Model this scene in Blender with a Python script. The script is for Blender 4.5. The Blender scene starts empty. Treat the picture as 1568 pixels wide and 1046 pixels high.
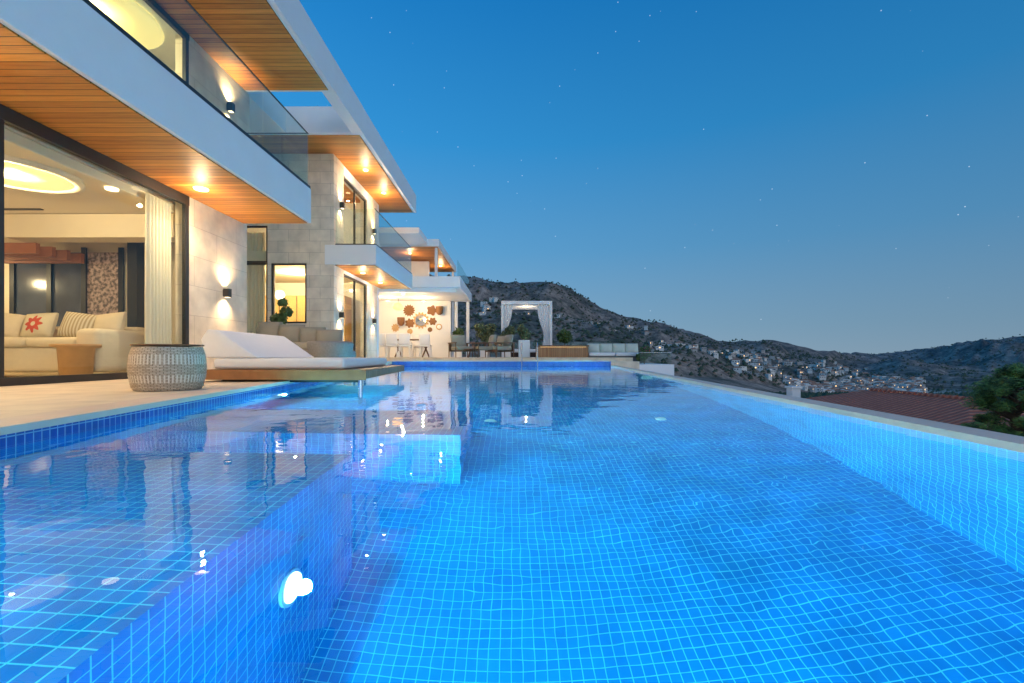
import bpy, bmesh, math, random
from mathutils import Vector, noise, Matrix
random.seed(7)
S=bpy.context.scene
S.view_settings.view_transform='Standard'
try: S.view_settings.look='None'
except Exception: pass
COL=S.collection
# ------------------------------------------------------------ materials
def newmat(n):
    m=bpy.data.materials.new(n); m.use_nodes=True
    nt=m.node_tree; b=nt.nodes['Principled BSDF']
    return m,nt,b
def N(nt,t,**k):
    n=nt.nodes.new(t)
    for a,v in k.items(): setattr(n,a,v)
    return n
def simple(name,c,rough=.6,metal=0,var=.12,scale=6,bump=.0,spec=None,c2=None,lo=.0,hi=1.):
    m,nt,b=newmat(name)
    b.inputs['Roughness'].default_value=rough; b.inputs['Metallic'].default_value=metal
    if spec is not None: b.inputs['Specular IOR Level'].default_value=spec
    g=N(nt,'ShaderNodeNewGeometry'); no=N(nt,'ShaderNodeTexNoise')
    no.inputs['Scale'].default_value=scale; no.inputs['Detail'].default_value=5
    nt.links.new(g.outputs['Position'],no.inputs['Vector'])
    mx=N(nt,'ShaderNodeMix',data_type='RGBA')
    mx.inputs[6].default_value=[x*(1-var) for x in c]+[1]
    mx.inputs[7].default_value=[min(1,x*(1+var)) for x in (c2 or c)]+[1]
    mr=N(nt,'ShaderNodeMapRange'); mr.inputs[1].default_value=lo; mr.inputs[2].default_value=hi
    nt.links.new(no.outputs['Fac'],mr.inputs[0])
    nt.links.new(mr.outputs[0],mx.inputs[0]); nt.links.new(mx.outputs[2],b.inputs['Base Color'])
    if bump:
        bp=N(nt,'ShaderNodeBump'); bp.inputs['Distance'].default_value=bump
        n2=N(nt,'ShaderNodeTexNoise'); n2.inputs['Scale'].default_value=scale*6; n2.inputs['Detail'].default_value=6
        nt.links.new(g.outputs['Position'],n2.inputs['Vector'])
        nt.links.new(n2.outputs['Fac'],bp.inputs['Height']); nt.links.new(bp.outputs[0],b.inputs['Normal'])
    return m
def emis(name,c,s):
    m,nt,b=newmat(name)
    b.inputs['Base Color'].default_value=(*c,1); b.inputs['Emission Color'].default_value=(*c,1)
    b.inputs['Emission Strength'].default_value=s
    return m
def brickmat(name,c1,c2,mort,w,h,ms,rough=.6,offset=.5,axis='wall',bump=.002,noise_amt=.15):
    m,nt,b=newmat(name); L=nt.links.new
    b.inputs['Roughness'].default_value=rough
    if axis=='uv':
        tc=N(nt,'ShaderNodeTexCoord'); vec=tc.outputs['UV']
        g=N(nt,'ShaderNodeNewGeometry')
    else:
        g=N(nt,'ShaderNodeNewGeometry'); sp=N(nt,'ShaderNodeSeparateXYZ'); L(g.outputs['Position'],sp.inputs[0])
        cb=N(nt,'ShaderNodeCombineXYZ')
        if axis=='wall':
            ad=N(nt,'ShaderNodeMath',operation='ADD'); L(sp.outputs[0],ad.inputs[0]); L(sp.outputs[1],ad.inputs[1])
            L(ad.outputs[0],cb.inputs[0]); L(sp.outputs[2],cb.inputs[1])
        elif axis=='floor':
            L(sp.outputs[0],cb.inputs[0]); L(sp.outputs[1],cb.inputs[1])
        vec=cb.outputs[0]
    br=N(nt,'ShaderNodeTexBrick'); br.offset=offset; br.squash=1
    br.inputs['Scale'].default_value=1; br.inputs['Brick Width'].default_value=w; br.inputs['Row Height'].default_value=h
    br.inputs['Mortar Size'].default_value=ms; br.inputs['Mortar Smooth'].default_value=.2
    br.inputs['Color1'].default_value=(*c1,1); br.inputs['Color2'].default_value=(*c2,1); br.inputs['Mortar'].default_value=(*mort,1)
    L(vec,br.inputs['Vector'])
    no=N(nt,'ShaderNodeTexNoise'); no.inputs['Scale'].default_value=3; no.inputs['Detail'].default_value=8
    L(g.outputs['Position'],no.inputs['Vector'])
    mr=N(nt,'ShaderNodeMapRange'); mr.inputs[3].default_value=1-noise_amt; mr.inputs[4].default_value=1+noise_amt
    mr.inputs[1].default_value=.3; mr.inputs[2].default_value=.7
    L(no.outputs['Fac'],mr.inputs[0])
    mu=N(nt,'ShaderNodeVectorMath',operation='SCALE'); L(br.outputs['Color'],mu.inputs[0]); L(mr.outputs[0],mu.inputs['Scale'])
    L(mu.outputs[0],b.inputs['Base Color'])
    bp=N(nt,'ShaderNodeBump',invert=True); bp.inputs['Distance'].default_value=bump
    L(br.outputs['Fac'],bp.inputs['Height']); L(bp.outputs[0],b.inputs['Normal'])
    return m
WHITE=simple('white_render',(.82,.82,.81),.7,var=.04,scale=2,bump=.002)
WHITEP=simple('white_paint',(.84,.84,.83),.5,var=.03)
CEIL=simple('ceiling_paint',(.78,.69,.55),.8,var=.03)
DARK=simple('dark_aluminium',(.035,.037,.04),.4,metal=.3)
STONE=brickmat('limestone_cladding',(.76,.67,.53),(.8,.71,.57),(.55,.47,.37),1.3,.56,.005,.7)
STONEG=brickmat('grey_limestone',(.7,.62,.5),(.78,.69,.56),(.48,.42,.34),.62,.34,.006,.75)
DECK=brickmat('travertine',(.72,.6,.45),(.77,.66,.5),(.55,.46,.35),.9,.6,.005,.4,axis='floor')
COPE=simple('coping_stone',(.68,.57,.47),.5,var=.15,scale=5,bump=.002)
TILE=brickmat('pool_mosaic',(.001,.16,.5),(.002,.21,.6),(.08,.6,.8),.052,.052,.0025,.25,offset=0,axis='uv',bump=.001,noise_amt=.22)
TILED=brickmat('pool_mosaic_band',(.006,.06,.34),(.012,.1,.46),(.25,.5,.75),.052,.052,.0035,.25,offset=0,axis='uv',bump=.001)
def woodmat(name,c1,c2,plank=.12,axis=1,rough=.4):
    m,nt,b=newmat(name); L=nt.links.new
    b.inputs['Roughness'].default_value=rough
    g=N(nt,'ShaderNodeNewGeometry'); sp=N(nt,'ShaderNodeSeparateXYZ'); L(g.outputs['Position'],sp.inputs[0])
    dv=N(nt,'ShaderNodeMath',operation='DIVIDE'); L(sp.outputs[axis],dv.inputs[0]); dv.inputs[1].default_value=plank
    fl=N(nt,'ShaderNodeMath',operation='FLOOR'); L(dv.outputs[0],fl.inputs[0])
    fr=N(nt,'ShaderNodeMath',operation='FRACT'); L(dv.outputs[0],fr.inputs[0])
    wn=N(nt,'ShaderNodeTexWhiteNoise',noise_dimensions='1D'); L(fl.outputs[0],wn.inputs['W'])
    mp=N(nt,'ShaderNodeMapping'); sc=[2.2,2.2,2.2]; sc[axis]=38; mp.inputs['Scale'].default_value=sc
    L(g.outputs['Position'],mp.inputs[0])
    no=N(nt,'ShaderNodeTexNoise'); no.inputs['Scale'].default_value=1.; no.inputs['Detail'].default_value=6; no.inputs['Distortion'].default_value=.6
    L(mp.outputs[0],no.inputs['Vector'])
    ad=N(nt,'ShaderNodeMath',operation='MULTIPLY_ADD'); L(wn.outputs['Value'],ad.inputs[0]); ad.inputs[1].default_value=.6
    s2=N(nt,'ShaderNodeMath',operation='SUBTRACT'); L(no.outputs['Fac'],s2.inputs[0]); s2.inputs[1].default_value=.3
    L(s2.outputs[0],ad.inputs[2])
    mx=N(nt,'ShaderNodeMix',data_type='RGBA'); mx.inputs[6].default_value=(*c1,1); mx.inputs[7].default_value=(*c2,1)
    L(ad.outputs[0],mx.inputs[0])
    lt=N(nt,'ShaderNodeMath',operation='GREATER_THAN'); L(fr.outputs[0],lt.inputs[0]); lt.inputs[1].default_value=.09
    mv=N(nt,'ShaderNodeMapRange'); mv.inputs[3].default_value=.1; L(lt.outputs[0],mv.inputs[0])
    vs=N(nt,'ShaderNodeVectorMath',operation='SCALE'); L(mx.outputs[2],vs.inputs[0]); L(mv.outputs[0],vs.inputs['Scale'])
    L(vs.outputs[0],b.inputs['Base Color'])
    bp=N(nt,'ShaderNodeBump'); bp.inputs['Distance'].default_value=.006; L(lt.outputs[0],bp.inputs['Height']); L(bp.outputs[0],b.inputs['Normal'])
    return m
WOOD=woodmat('iroko_soffit',(.3,.09,.014),(.7,.29,.055),rough=.5)
WOODX=woodmat('teak_deck',(.2,.08,.035),(.36,.16,.07),.11,axis=1)
WOODV=woodmat('teak_panel',(.3,.13,.05),(.5,.26,.11),.09,axis=0)
WOODD=simple('dark_teak',(.16,.08,.04),.5,var=.3,scale=9)
def glassmat(name,tint=(.93,.97,.96),base=.05):
    m=bpy.data.materials.new(name); m.use_nodes=True; nt=m.node_tree; nt.nodes.clear(); L=nt.links.new
    o=N(nt,'ShaderNodeOutputMaterial'); mx=N(nt,'ShaderNodeMixShader'); t=N(nt,'ShaderNodeBsdfTransparent'); g=N(nt,'ShaderNodeBsdfGlossy')
    t.inputs[0].default_value=(*tint,1); g.inputs['Roughness'].default_value=.01
    lw=N(nt,'ShaderNodeLayerWeight'); lw.inputs['Blend'].default_value=.5
    p=N(nt,'ShaderNodeMath',operation='POWER'); L(lw.outputs['Facing'],p.inputs[0]); p.inputs[1].default_value=4
    ma=N(nt,'ShaderNodeMath',operation='MULTIPLY_ADD'); L(p.outputs[0],ma.inputs[0]); ma.inputs[1].default_value=.5; ma.inputs[2].default_value=base
    L(ma.outputs[0],mx.inputs[0]); L(t.outputs[0],mx.inputs[1]); L(g.outputs[0],mx.inputs[2]); L(mx.outputs[0],o.inputs[0])
    return m
GLASS=glassmat('window_glass',base=.03); GLASSB=glassmat('balustrade_glass',(.9,.97,.95),.05)
FABW=simple('white_cushion_fabric',(.82,.82,.82),.9,var=.04,bump=.003,scale=12)
FABC=simple('cream_curtain_fabric',(.84,.75,.6),.9,var=.04)
FABB=simple('beige_fabric',(.72,.61,.46),.9,var=.06,bump=.003,scale=12)
FABG=simple('grey_rope_fabric',(.24,.24,.24),.9,var=.3,scale=25,bump=.004)
FABO=simple('olive_grey_fabric',(.3,.29,.24),.9,var=.1,bump=.003)
WARM=emis('warm_lamp',(1,.78,.48),4); WARMC=emis('warm_cove',(1,.76,.3),1.05)
POOLL=emis('pool_lamp_lens',(.75,1,1),3)
LEAF=simple('leaf_green',(.08,.13,.035),.6,var=.5,scale=9)
LEAF2=simple('olive_leaf',(.14,.17,.08),.6,var=.5,scale=9)
PINE=simple('pine_needles',(.04,.085,.025),.7,var=.3,scale=5,c2=(.15,.26,.06),lo=.35,hi=.65)
BARK=simple('bark',(.12,.08,.05),.9,var=.4,scale=20,bump=.01)
# ------------------------------------------------------------ geometry helpers
def empty(name):
    e=bpy.data.objects.new(name,None); COL.objects.link(e); return e
def obj(name,verts,faces,mat,parent=None,smooth=False,uvs=None,mats=None,mi=None):
    me=bpy.data.meshes.new(name); me.from_pydata([tuple(v) for v in verts],[],faces)
    for mm in (mats or [mat]): me.materials.append(mm)
    if mi: 
        for p,i in zip(me.polygons,mi): p.material_index=i
    if uvs:
        ul=me.uv_layers.new(name='UVMap'); k=0
        for fu in uvs:
            for c in fu: ul.data[k].uv=c; k+=1
    if smooth:
        for p in me.polygons: p.use_smooth=True
    me.update()
    o=bpy.data.objects.new(name,me); COL.objects.link(o)
    if parent: o.parent=parent
    return o
def bev(o,w,seg=2):
    m=o.modifiers.new('b','BEVEL'); m.width=w; m.segments=seg; m.limit_method='ANGLE'
    return o
def box(name,x,y,z,mat,parent=None,b=0,seg=2,rot=None):
    cx,cy,cz=sum(x)/2,sum(y)/2,sum(z)/2
    hx,hy,hz=abs(x[1]-x[0])/2,abs(y[1]-y[0])/2,abs(z[1]-z[0])/2
    V=[(sx*hx,sy*hy,sz*hz) for sx in(-1,1) for sy in(-1,1) for sz in(-1,1)]
    F=[(0,1,3,2),(4,6,7,5),(0,4,5,1),(2,3,7,6),(0,2,6,4),(1,5,7,3)]
    o=obj(name,V,F,mat,parent); o.location=(cx,cy,cz)
    if rot: o.rotation_euler=rot
    if b: bev(o,b,seg)
    if b and seg>2:
        for p in o.data.polygons:p.use_smooth=True
    return o
def prism(name,poly,z0,z1,mat,parent=None):
    n=len(poly); V=[(x,y,z0) for x,y in poly]+[(x,y,z1) for x,y in poly]
    F=[tuple(range(n-1,-1,-1)),tuple(range(n,2*n))]+[(i,(i+1)%n,n+(i+1)%n,n+i) for i in range(n)]
    return obj(name,V,F,mat,parent)
def cyl(name,p0,p1,r0,r1,mat,parent=None,n=12,smooth=True):
    p0=Vector(p0);p1=Vector(p1);d=(p1-p0).normalized(); a=d.orthogonal().normalized(); c=d.cross(a)
    V=[];
    for p,r in((p0,r0),(p1,r1)):
        for i in range(n):
            t=2*math.pi*i/n; V.append(p+a*math.cos(t)*r+c*math.sin(t)*r)
    F=[(i,(i+1)%n,n+(i+1)%n,n+i) for i in range(n)]+[tuple(range(n-1,-1,-1)),tuple(range(n,2*n))]
    return obj(name,V,F,mat,parent)
def lathe(name,c,prof,mat,parent=None,n=40):
    V=[];F=[];U=[]
    for r,z in prof:
        for i in range(n):
            t=2*math.pi*i/n; V.append((c[0]+r*math.cos(t),c[1]+r*math.sin(t),c[2]+z))
    for j in range(len(prof)-1):
        for i in range(n):
            k=(i+1)%n
            F.append((j*n+i,j*n+k,(j+1)*n+k,(j+1)*n+i))
            U.append([(i/n,prof[j][1]),((i+1)/n,prof[j][1]),((i+1)/n,prof[j+1][1]),(i/n,prof[j+1][1])])
    return obj(name,V,F,mat,parent,smooth=True,uvs=U)
def leaves(name,blobs,n,size,mat,parent=None,elong=2.2):
    V=[];F=[]
    for i in range(n):
        c,r=random.choice(blobs)
        d=Vector((random.gauss(0,1),random.gauss(0,1),random.gauss(0,1))).normalized()*(random.random()**.45)
        p=Vector(c)+Vector((d.x*r[0],d.y*r[1],d.z*r[2]))
        a=Vector((random.gauss(0,1),random.gauss(0,1),random.gauss(0,1))).normalized(); b=a.orthogonal().normalized()
        s=size*random.uniform(.6,1.4); k=len(V)
        V+= [p-a*s*elong/2,p+b*s/2,p+a*s*elong/2,p-b*s/2]; F.append((k,k+1,k+2,k+3))
    return obj(name,V,F,mat,parent)
def point(name,loc,e,c=(1,.7,.4),r=.03,parent=None):
    l=bpy.data.lights.new(name,'POINT'); l.energy=e; l.color=c; l.shadow_soft_size=r
    o=bpy.data.objects.new(name,l); o.location=loc; COL.objects.link(o)
    if parent:o.parent=parent
    return o
def spot(name,loc,dirv,e,c=(1,.68,.36),ang=90,blend=.6,r=.03,parent=None):
    l=bpy.data.lights.new(name,'SPOT'); l.energy=e; l.color=c; l.spot_size=math.radians(ang); l.spot_blend=blend; l.shadow_soft_size=r
    o=bpy.data.objects.new(name,l); o.location=loc; o.rotation_euler=Vector(dirv).to_track_quat('-Z','Y').to_euler(); COL.objects.link(o)
    if parent:o.parent=parent
    return o
def curtain(name,p0,p1,z0,z1,mat,parent=None,folds=8,amp=.05,tie=0,tz=.35):
    V=[];F=[];n=folds*8; m=14
    p0=Vector(p0);p1=Vector(p1);d=p1-p0; nn=Vector((-d.y,d.x)).normalized()
    for j in range(m+1):
        t=j/m
        g=1-tie*(math.exp(-((t-tz)/.3)**2) if t>tz else 1-.35*(tz-t)/tz)
        for i in range(n+1):
            s=i/n
            q=p0+d*(s*g)+nn*amp*math.sin(s*folds*2*math.pi+.6*math.sin(t*3))*(1-.3*t)
            V.append((q.x,q.y,z0+(z1-z0)*t))
    for j in range(m):
        for i in range(n): k=j*(n+1)+i; F.append((k,k+1,k+n+2,k+n+1))
    return obj(name,V,F,mat,parent,smooth=True)
def cushion(name,c,s,mat,parent=None,rot=(0,0,0)):
    bm=bmesh.new(); bmesh.ops.create_cube(bm,size=2); bmesh.ops.subdivide_edges(bm,edges=bm.edges,cuts=6,use_grid_fill=True)
    for v in bm.verts:
        x,y,z=v.co; k=(1-abs(x)**3*.9)*(1-abs(z)**3*.9)
        v.co=Vector((x*s[0]/2,y*s[1]/2*(.18+.82*k),z*s[2]/2))
    me=bpy.data.meshes.new(name); bm.to_mesh(me); bm.free(); me.materials.append(mat)
    for p in me.polygons:p.use_smooth=True
    o=bpy.data.objects.new(name,me); COL.objects.link(o); o.location=c; o.rotation_euler=rot
    if parent:o.parent=parent
    return o
def rescale(e,x,y,s,dz,z0=.112):
    e.scale=(s,s,s); e.location=(x*(1-s),y*(1-s),z0*(1-s)+dz)
# ------------------------------------------------------------ camera
cam=bpy.data.cameras.new('camera'); co=bpy.data.objects.new('camera',cam); COL.objects.link(co)
cam.sensor_width=36; cam.lens=16; cam.shift_y=.014; cam.clip_start=.05; cam.clip_end=30000
co.location=(0,0,.36); co.rotation_euler=(math.pi/2,0,0); S.camera=co
# ------------------------------------------------------------ world
w=bpy.data.worlds.new('World'); S.world=w; w.use_nodes=True; nt=w.node_tree; L=nt.links.new
bg=nt.nodes['Background']; tc=N(nt,'ShaderNodeTexCoord'); sp=N(nt,'ShaderNodeSeparateXYZ'); L(tc.outputs['Generated'],sp.inputs[0])
rp=N(nt,'ShaderNodeValToRGB'); L(sp.outputs[2],rp.inputs[0]); e=rp.color_ramp.elements
stops=[(0,(.24,.36,.47)),(.06,(.185,.335,.475)),(.22,(.085,.285,.52)),(.42,(.022,.225,.52)),(.62,(.006,.158,.44)),(1,(.006,.11,.33))]
e[0].position=0; e[0].color=(*stops[0][1],1); e[1].position=1; e[1].color=(*stops[-1][1],1)
for p,c in stops[1:-1]:
    k=e.new(p); k.color=(*c,1)
az=N(nt,'ShaderNodeMapRange'); L(sp.outputs[0],az.inputs[0]); az.inputs[1].default_value=-.5; az.inputs[2].default_value=.9; az.inputs[3].default_value=1.36; az.inputs[4].default_value=.82
sc=N(nt,'ShaderNodeVectorMath',operation='SCALE'); L(rp.outputs[0],sc.inputs[0]); L(az.outputs[0],sc.inputs['Scale'])
sky=N(nt,'ShaderNodeTexSky',sky_type='NISHITA'); sky.sun_disc=False; sky.sun_elevation=math.radians(-3); sky.sun_rotation=math.radians(150)
sks=N(nt,'ShaderNodeVectorMath',operation='SCALE'); L(sky.outputs[0],sks.inputs[0]); sks.inputs['Scale'].default_value=.1
vo=N(nt,'ShaderNodeTexVoronoi'); vo.inputs['Scale'].default_value=40; L(tc.outputs['Generated'],vo.inputs['Vector'])
st=N(nt,'ShaderNodeMapRange'); L(vo.outputs['Distance'],st.inputs[0]); st.inputs[1].default_value=.045; st.inputs[2].default_value=.008; st.inputs[3].default_value=0; st.inputs[4].default_value=.6
a1=N(nt,'ShaderNodeVectorMath',operation='ADD'); L(sc.outputs[0],a1.inputs[0]); L(sks.outputs[0],a1.inputs[1])
a2=N(nt,'ShaderNodeVectorMath',operation='ADD'); L(a1.outputs[0],a2.inputs[0]); L(st.outputs[0],a2.inputs[1])
L(a2.outputs[0],bg.inputs[0]); bg.inputs[1].default_value=1
sl=bpy.data.lights.new('sun','SUN'); sl.energy=.75; sl.angle=math.radians(50); sl.color=(1,.92,.84)
so=bpy.data.objects.new('sun',sl); so.rotation_euler=Vector((-.75,.75,-.45)).to_track_quat('-Z','Y').to_euler(); COL.objects.link(so)
# ------------------------------------------------------------ pool
XL=lambda y:-2.565-.153*(y-2.28)
XR=lambda y:2.2+.107*y
Y0,YF,WZ,FZ=-3.5,20.,-.1,-1.7
pool=empty('swimming_pool')
V=[];F=[];U=[];MI=[]
def quad(p,uv,mi=0):
    k=len(V); V.extend(p); F.append((k,k+1,k+2,k+3)); U.append(uv); MI.append(mi)
def wall(x0,y0,x1,y1,z0,z1,mi=0):
    l=math.hypot(x1-x0,y1-y0)
    quad([(x0,y0,z0),(x1,y1,z0),(x1,y1,z1),(x0,y0,z1)],[(0,z0),(l,z0),(l,z1),(0,z1)],mi)
def flat(pts,z): quad([(x,y,z) for x,y in pts],[(x,y) for x,y in pts])
e_=.004
flat([(XL(Y0)+e_,Y0),(XR(Y0)-e_,Y0),(XR(YF)-e_,YF-e_),(XL(YF)+e_,YF-e_)],FZ)
wall(XL(Y0)+e_,Y0,XL(YF)+e_,YF,FZ,WZ-.06); wall(XL(Y0)+e_,Y0,XL(YF)+e_,YF,WZ-.06,-.012,1)
wall(XR(Y0)-e_,Y0,XR(YF)-e_,YF,FZ,WZ-.01)
wall(XL(YF),YF-e_,XR(YF),YF-e_,FZ,WZ-.06); wall(XL(YF),YF-e_,XR(YF),YF-e_,WZ-.06,.12,1)
wall(XL(Y0),Y0,XR(Y0),Y0,FZ,-.02)
SX,SY,SZ=-.9,2.55,-.47
flat([(XL(Y0)+.02,Y0),(SX,Y0),(SX,SY),(XL(SY)+.02,SY)],SZ)
wall(SX,Y0,SX,SY,FZ,SZ); wall(SX,SY,XL(SY),SY,FZ,SZ)
flat([(XL(3.5)+.02,3.5),(-.4,3.5),(-.4,4.7),(XL(4.7)+.02,4.7)],-.8)
wall(-.4,3.5,-.4,4.7,FZ,-.8); wall(-.4,3.5,XL(3.5),3.5,FZ,-.8); wall(-.4,4.7,XL(4.7),4.7,FZ,-.8)
obj('basin',V,F,None,pool,uvs=U,mats=[TILE,TILED],mi=MI)
# water
m,nt,b=newmat('pool_water'); L=nt.links.new
b.inputs['Base Color'].default_value=(.84,.99,1,1); b.inputs['Roughness'].default_value=0; b.inputs['IOR'].default_value=1.27
b.inputs['Transmission Weight'].default_value=1; b.inputs['Specular IOR Level'].default_value=.4
g=N(nt,'ShaderNodeNewGeometry')
n1=N(nt,'ShaderNodeTexNoise'); n1.inputs['Scale'].default_value=2.2; n1.inputs['Detail'].default_value=2
n2=N(nt,'ShaderNodeTexNoise'); n2.inputs['Scale'].default_value=10; n2.inputs['Detail'].default_value=1
L(g.outputs['Position'],n1.inputs[0]); L(g.outputs['Position'],n2.inputs[0])
ma=N(nt,'ShaderNodeMath',operation='MULTIPLY_ADD'); L(n2.outputs[0],ma.inputs[0]); ma.inputs[1].default_value=.13; L(n1.outputs[0],ma.inputs[2])
bp=N(nt,'ShaderNodeBump'); bp.inputs['Distance'].default_value=.0046; L(ma.outputs[0],bp.inputs['Height']); L(bp.outputs[0],b.inputs['Normal'])
water=obj('pool_water',[(XL(Y0)+e_,Y0,WZ),(XR(Y0)-e_,Y0,WZ),(XR(YF)-e_,YF-e_,WZ),(XL(YF)+e_,YF-e_,WZ)],[(0,1,2,3)],m)
# pool lights
PC=(.24,1.,.98)
def poollight(x,y,z,d,e,r=.1):
    d=Vector(d).normalized()
    cyl('light_lens',Vector((x,y,z)),Vector((x,y,z))+d*.02,r,r*.95,POOLL,pool,n=24)
    cyl('light_ring',Vector((x,y,z)),Vector((x,y,z))+d*.014,r*1.22,r*1.2,TILED,pool,n=24)
    spot('pool_lamp',Vector((x,y,z))+d*.06,d,e,PC,172,.4,.03,pool)
poollight(SX+.003,1.83,-1.1,(1,0,.12),330,.07)
poollight(SX+.003,-.2,-1.1,(1,.25,0),480)
for y in (6.2,10.5,15.): poollight(XL(y)+.01,y,-.8,(1,-.15,0),720)
poollight(XL(YF)+1.6,YF-.01,-.8,(0.15,-1,0),1100)
poollight(2.6,YF-.01,-.8,(0,-1,0),750)
poollight(.5,Y0+.01,-.9,(0,1,0),1000)
for y,e2 in ((-.35,620),(-1.8,400)): poollight(XL(y)+.01,y,-.22,(1,.5,-.08),e2,.05)  # unseen lamps added outside the view to brighten the shallow shelf
poollight(-1.3,SY+.02,-.95,(.2,1,0),90,.06)
for x,y in ((-.25,5.2),(1.7,5.2)): cyl('floor_fitting',(x,y,FZ),(x,y,FZ+.03),.07,.06,WHITEP,pool,n=20)
# copings and decks
terr=empty('stone_terrace')
prism('deck_near',[(-14,Y0),(XL(Y0),Y0),(XL(12.5),12.5),(-14,12.5)],-2.5,-.04,DECK,terr)
prism('deck_surface',[(-14,Y0),(XL(Y0)-.3,Y0),(XL(12.5)-.3,12.5),(-14,12.5)],-.04,0,DECK,terr)
prism('coping_left',[(XL(Y0)-.297,Y0),(XL(Y0)+.02,Y0),(XL(12.5)+.02,12.5),(XL(12.5)-.297,12.5)],-.036,.004,COPE,terr)
prism('deck_mid',[(-14,12.5),(XL(12.5),12.5),(XL(20),20),(-14,20)],-2.5,.13,DECK,terr)
prism('deck_far',[(-14,20),(5.6,20),(5.6,31),(-14,31)],-6,.11,DECK,terr)
prism('deck_far_raised',[(-14,20.9),(5.55,20.9),(5.55,31),(-14,31)],.11,.282,DECK,terr)
prism('coping_far',[(XL(20)-.2,19.97),(XR(20)+.3,19.97),(XR(20)+.3,20.35),(XL(20)-.2,20.35)],.112,.16,COPE,terr)
prism('coping_right',[(XR(Y0)-.01,Y0),(XR(Y0)+.2,Y0),(XR(YF)+.22,YF-.01),(XR(YF)-.01,YF-.01)],-.105,-.06,COPE,terr)
prism('wall_right',[(XR(Y0)+.002,Y0),(XR(Y0)+.17,Y0),(XR(YF)+.17,YF-.01),(XR(YF)+.002,YF-.01)],-6,-.107,WHITE,terr)
prism('ledge_right',[(XR(7)+.21,7),(XR(7)+.75,7.2),(XR(20)+1.7,19.9),(XR(20)+.23,19.9)],-6,-.3,WHITE,terr)
prism('ledge_lower',[(XR(4)+.5,11),(6.5,9.5),(8.5,19.9),(XR(20)+1.75,19.9)],-6,-.75,WHITE,terr)
obj('sloped_parapet',[(5.2,13.6,-2),(7.4,13.2,-2),(7.4,13.2,-.95),(5.2,13.6,-.3),(5.2,13.8,-2),(7.4,13.4,-2),(7.4,13.4,-.95),(5.2,13.8,-.3)],[(0,1,2,3),(5,4,7,6),(3,2,6,7),(1,5,6,2),(4,0,3,7)],WHITE,terr)
prism('back_wall_base',[(-14,Y0-.3),(4,Y0-.3),(4,Y0),(-14,Y0)],-2.5,-.01,DECK,terr)
# ------------------------------------------------------------ villa
villa=empty('modern_villa'); B=lambda n,x,y,z,m,b=0,**k: box(n,x,y,z,m,villa,b,**k)
# block 1
B('balcony_slab',(-6.3,-4.5),(Y0,10.2),(3.33,4.09),WHITE,.01)
B('soffit_lower',(-5.99,-4.56),(Y0,10.14),(3.31,3.328),WOOD)
B('roof_slab',(-14,-4.0),(Y0,10.3),(6.33,7.05),WHITE,.01)
B('soffit_upper',(-5.99,-4.12),(Y0,10.2),(6.31,6.328),WOOD)
B('roof_beam',(-4.3,-4.0),(10.302,12.198),(6.33,7.05),WHITE)
B('roof_beam_inner',(-14,-6.05),(10.302,12.198),(6.33,6.95),WHITE)
B('stone_wall_low',(-6.25,-6.0),(8.45,10.3),(0,3.329),STONE)
B('stone_wall_up',(-6.25,-6.0),(8.45,10.4),(4.092,6.329),STONE)
B('end_wall_low',(-14,-6.252),(10.1,10.35),(0,3.9),WHITE)
B('end_wall_up',(-14,-6.252),(10.1,10.35),(3.902,6.329),WHITE)
B('lounge_ceiling',(-14,-6.302),(Y0,10.09),(3.36,3.9),CEIL)
B('room_back_wall',(-14,-13.8),(Y0,10.09),(0,3.36),CEIL)
B('upper_back_wall',(-14,-13.8),(Y0,10.09),(3.902,6.329),CEIL)
B('room_front_wall',(-13.7,-6.05),(Y0,Y0+.2),(0,6.3),CEIL)
B('lounge_rear_wall',(-13.7,-6.26),(9.9,10.09),(0.01,3.35),CEIL)
B('lounge_window_dark',(-10.75,-9.3),(9.86,9.898),(1.0,2.6),simple('night_window',(.08,.1,.15),.15,var=.5,scale=2.5))
B('lounge_art_panel',(-9.22,-8.5),(9.86,9.898),(1.0,2.6),simple('stone_mosaic',(.16,.13,.14),.6,var=.2,scale=14,c2=(.5,.38,.36),lo=.4,hi=.6))
for x in (-10.8,-10.0,-9.25,-8.45): B('window_mullion',(x-.05,x+.05),(9.82,9.858),(.9,2.7),DARK)
B('ceiling_drop',(-10.5,-6.32),(4.0,9.8),(3.05,3.2),CEIL,.02)
B('ceiling_drop_rim',(-10.7,-6.31),(3.8,9.89),(3.2,3.24),CEIL)
lathe('cove_ring',(-7.3,6.65,3.035),[(.66,.0),(.64,-.03),(.0,-.03)],WARMC,villa)
lathe('cove_ring_rim',(-7.3,6.65,3.035),[(.78,.012),(.78,-.05),(.66,-.05),(.66,.0)],CEIL,villa)
B('ceiling_beam',(-9.6,-6.4),(8.6,9.0),(2.6,3.04),CEIL)
RB=simple('red_beam',(.3,.11,.05),.5)
for i in range(4): B('wood_beam',(-12.5,-9.0),(8.6+.3*i,8.68+.3*i),(2.3,2.5),RB)
B('ac_grille',(-9.4,-8.6),(8.3,8.36),(3.03,3.049),DARK)
cyl('lounge_spot',(-6.42,7.3,3.048),(-6.42,7.3,3.02),.09,.085,WARM,villa,n=20)
B('pillar_dark',(-7.95,-7.75),(9.4,9.8),(0.02,2.95),DARK)
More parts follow.
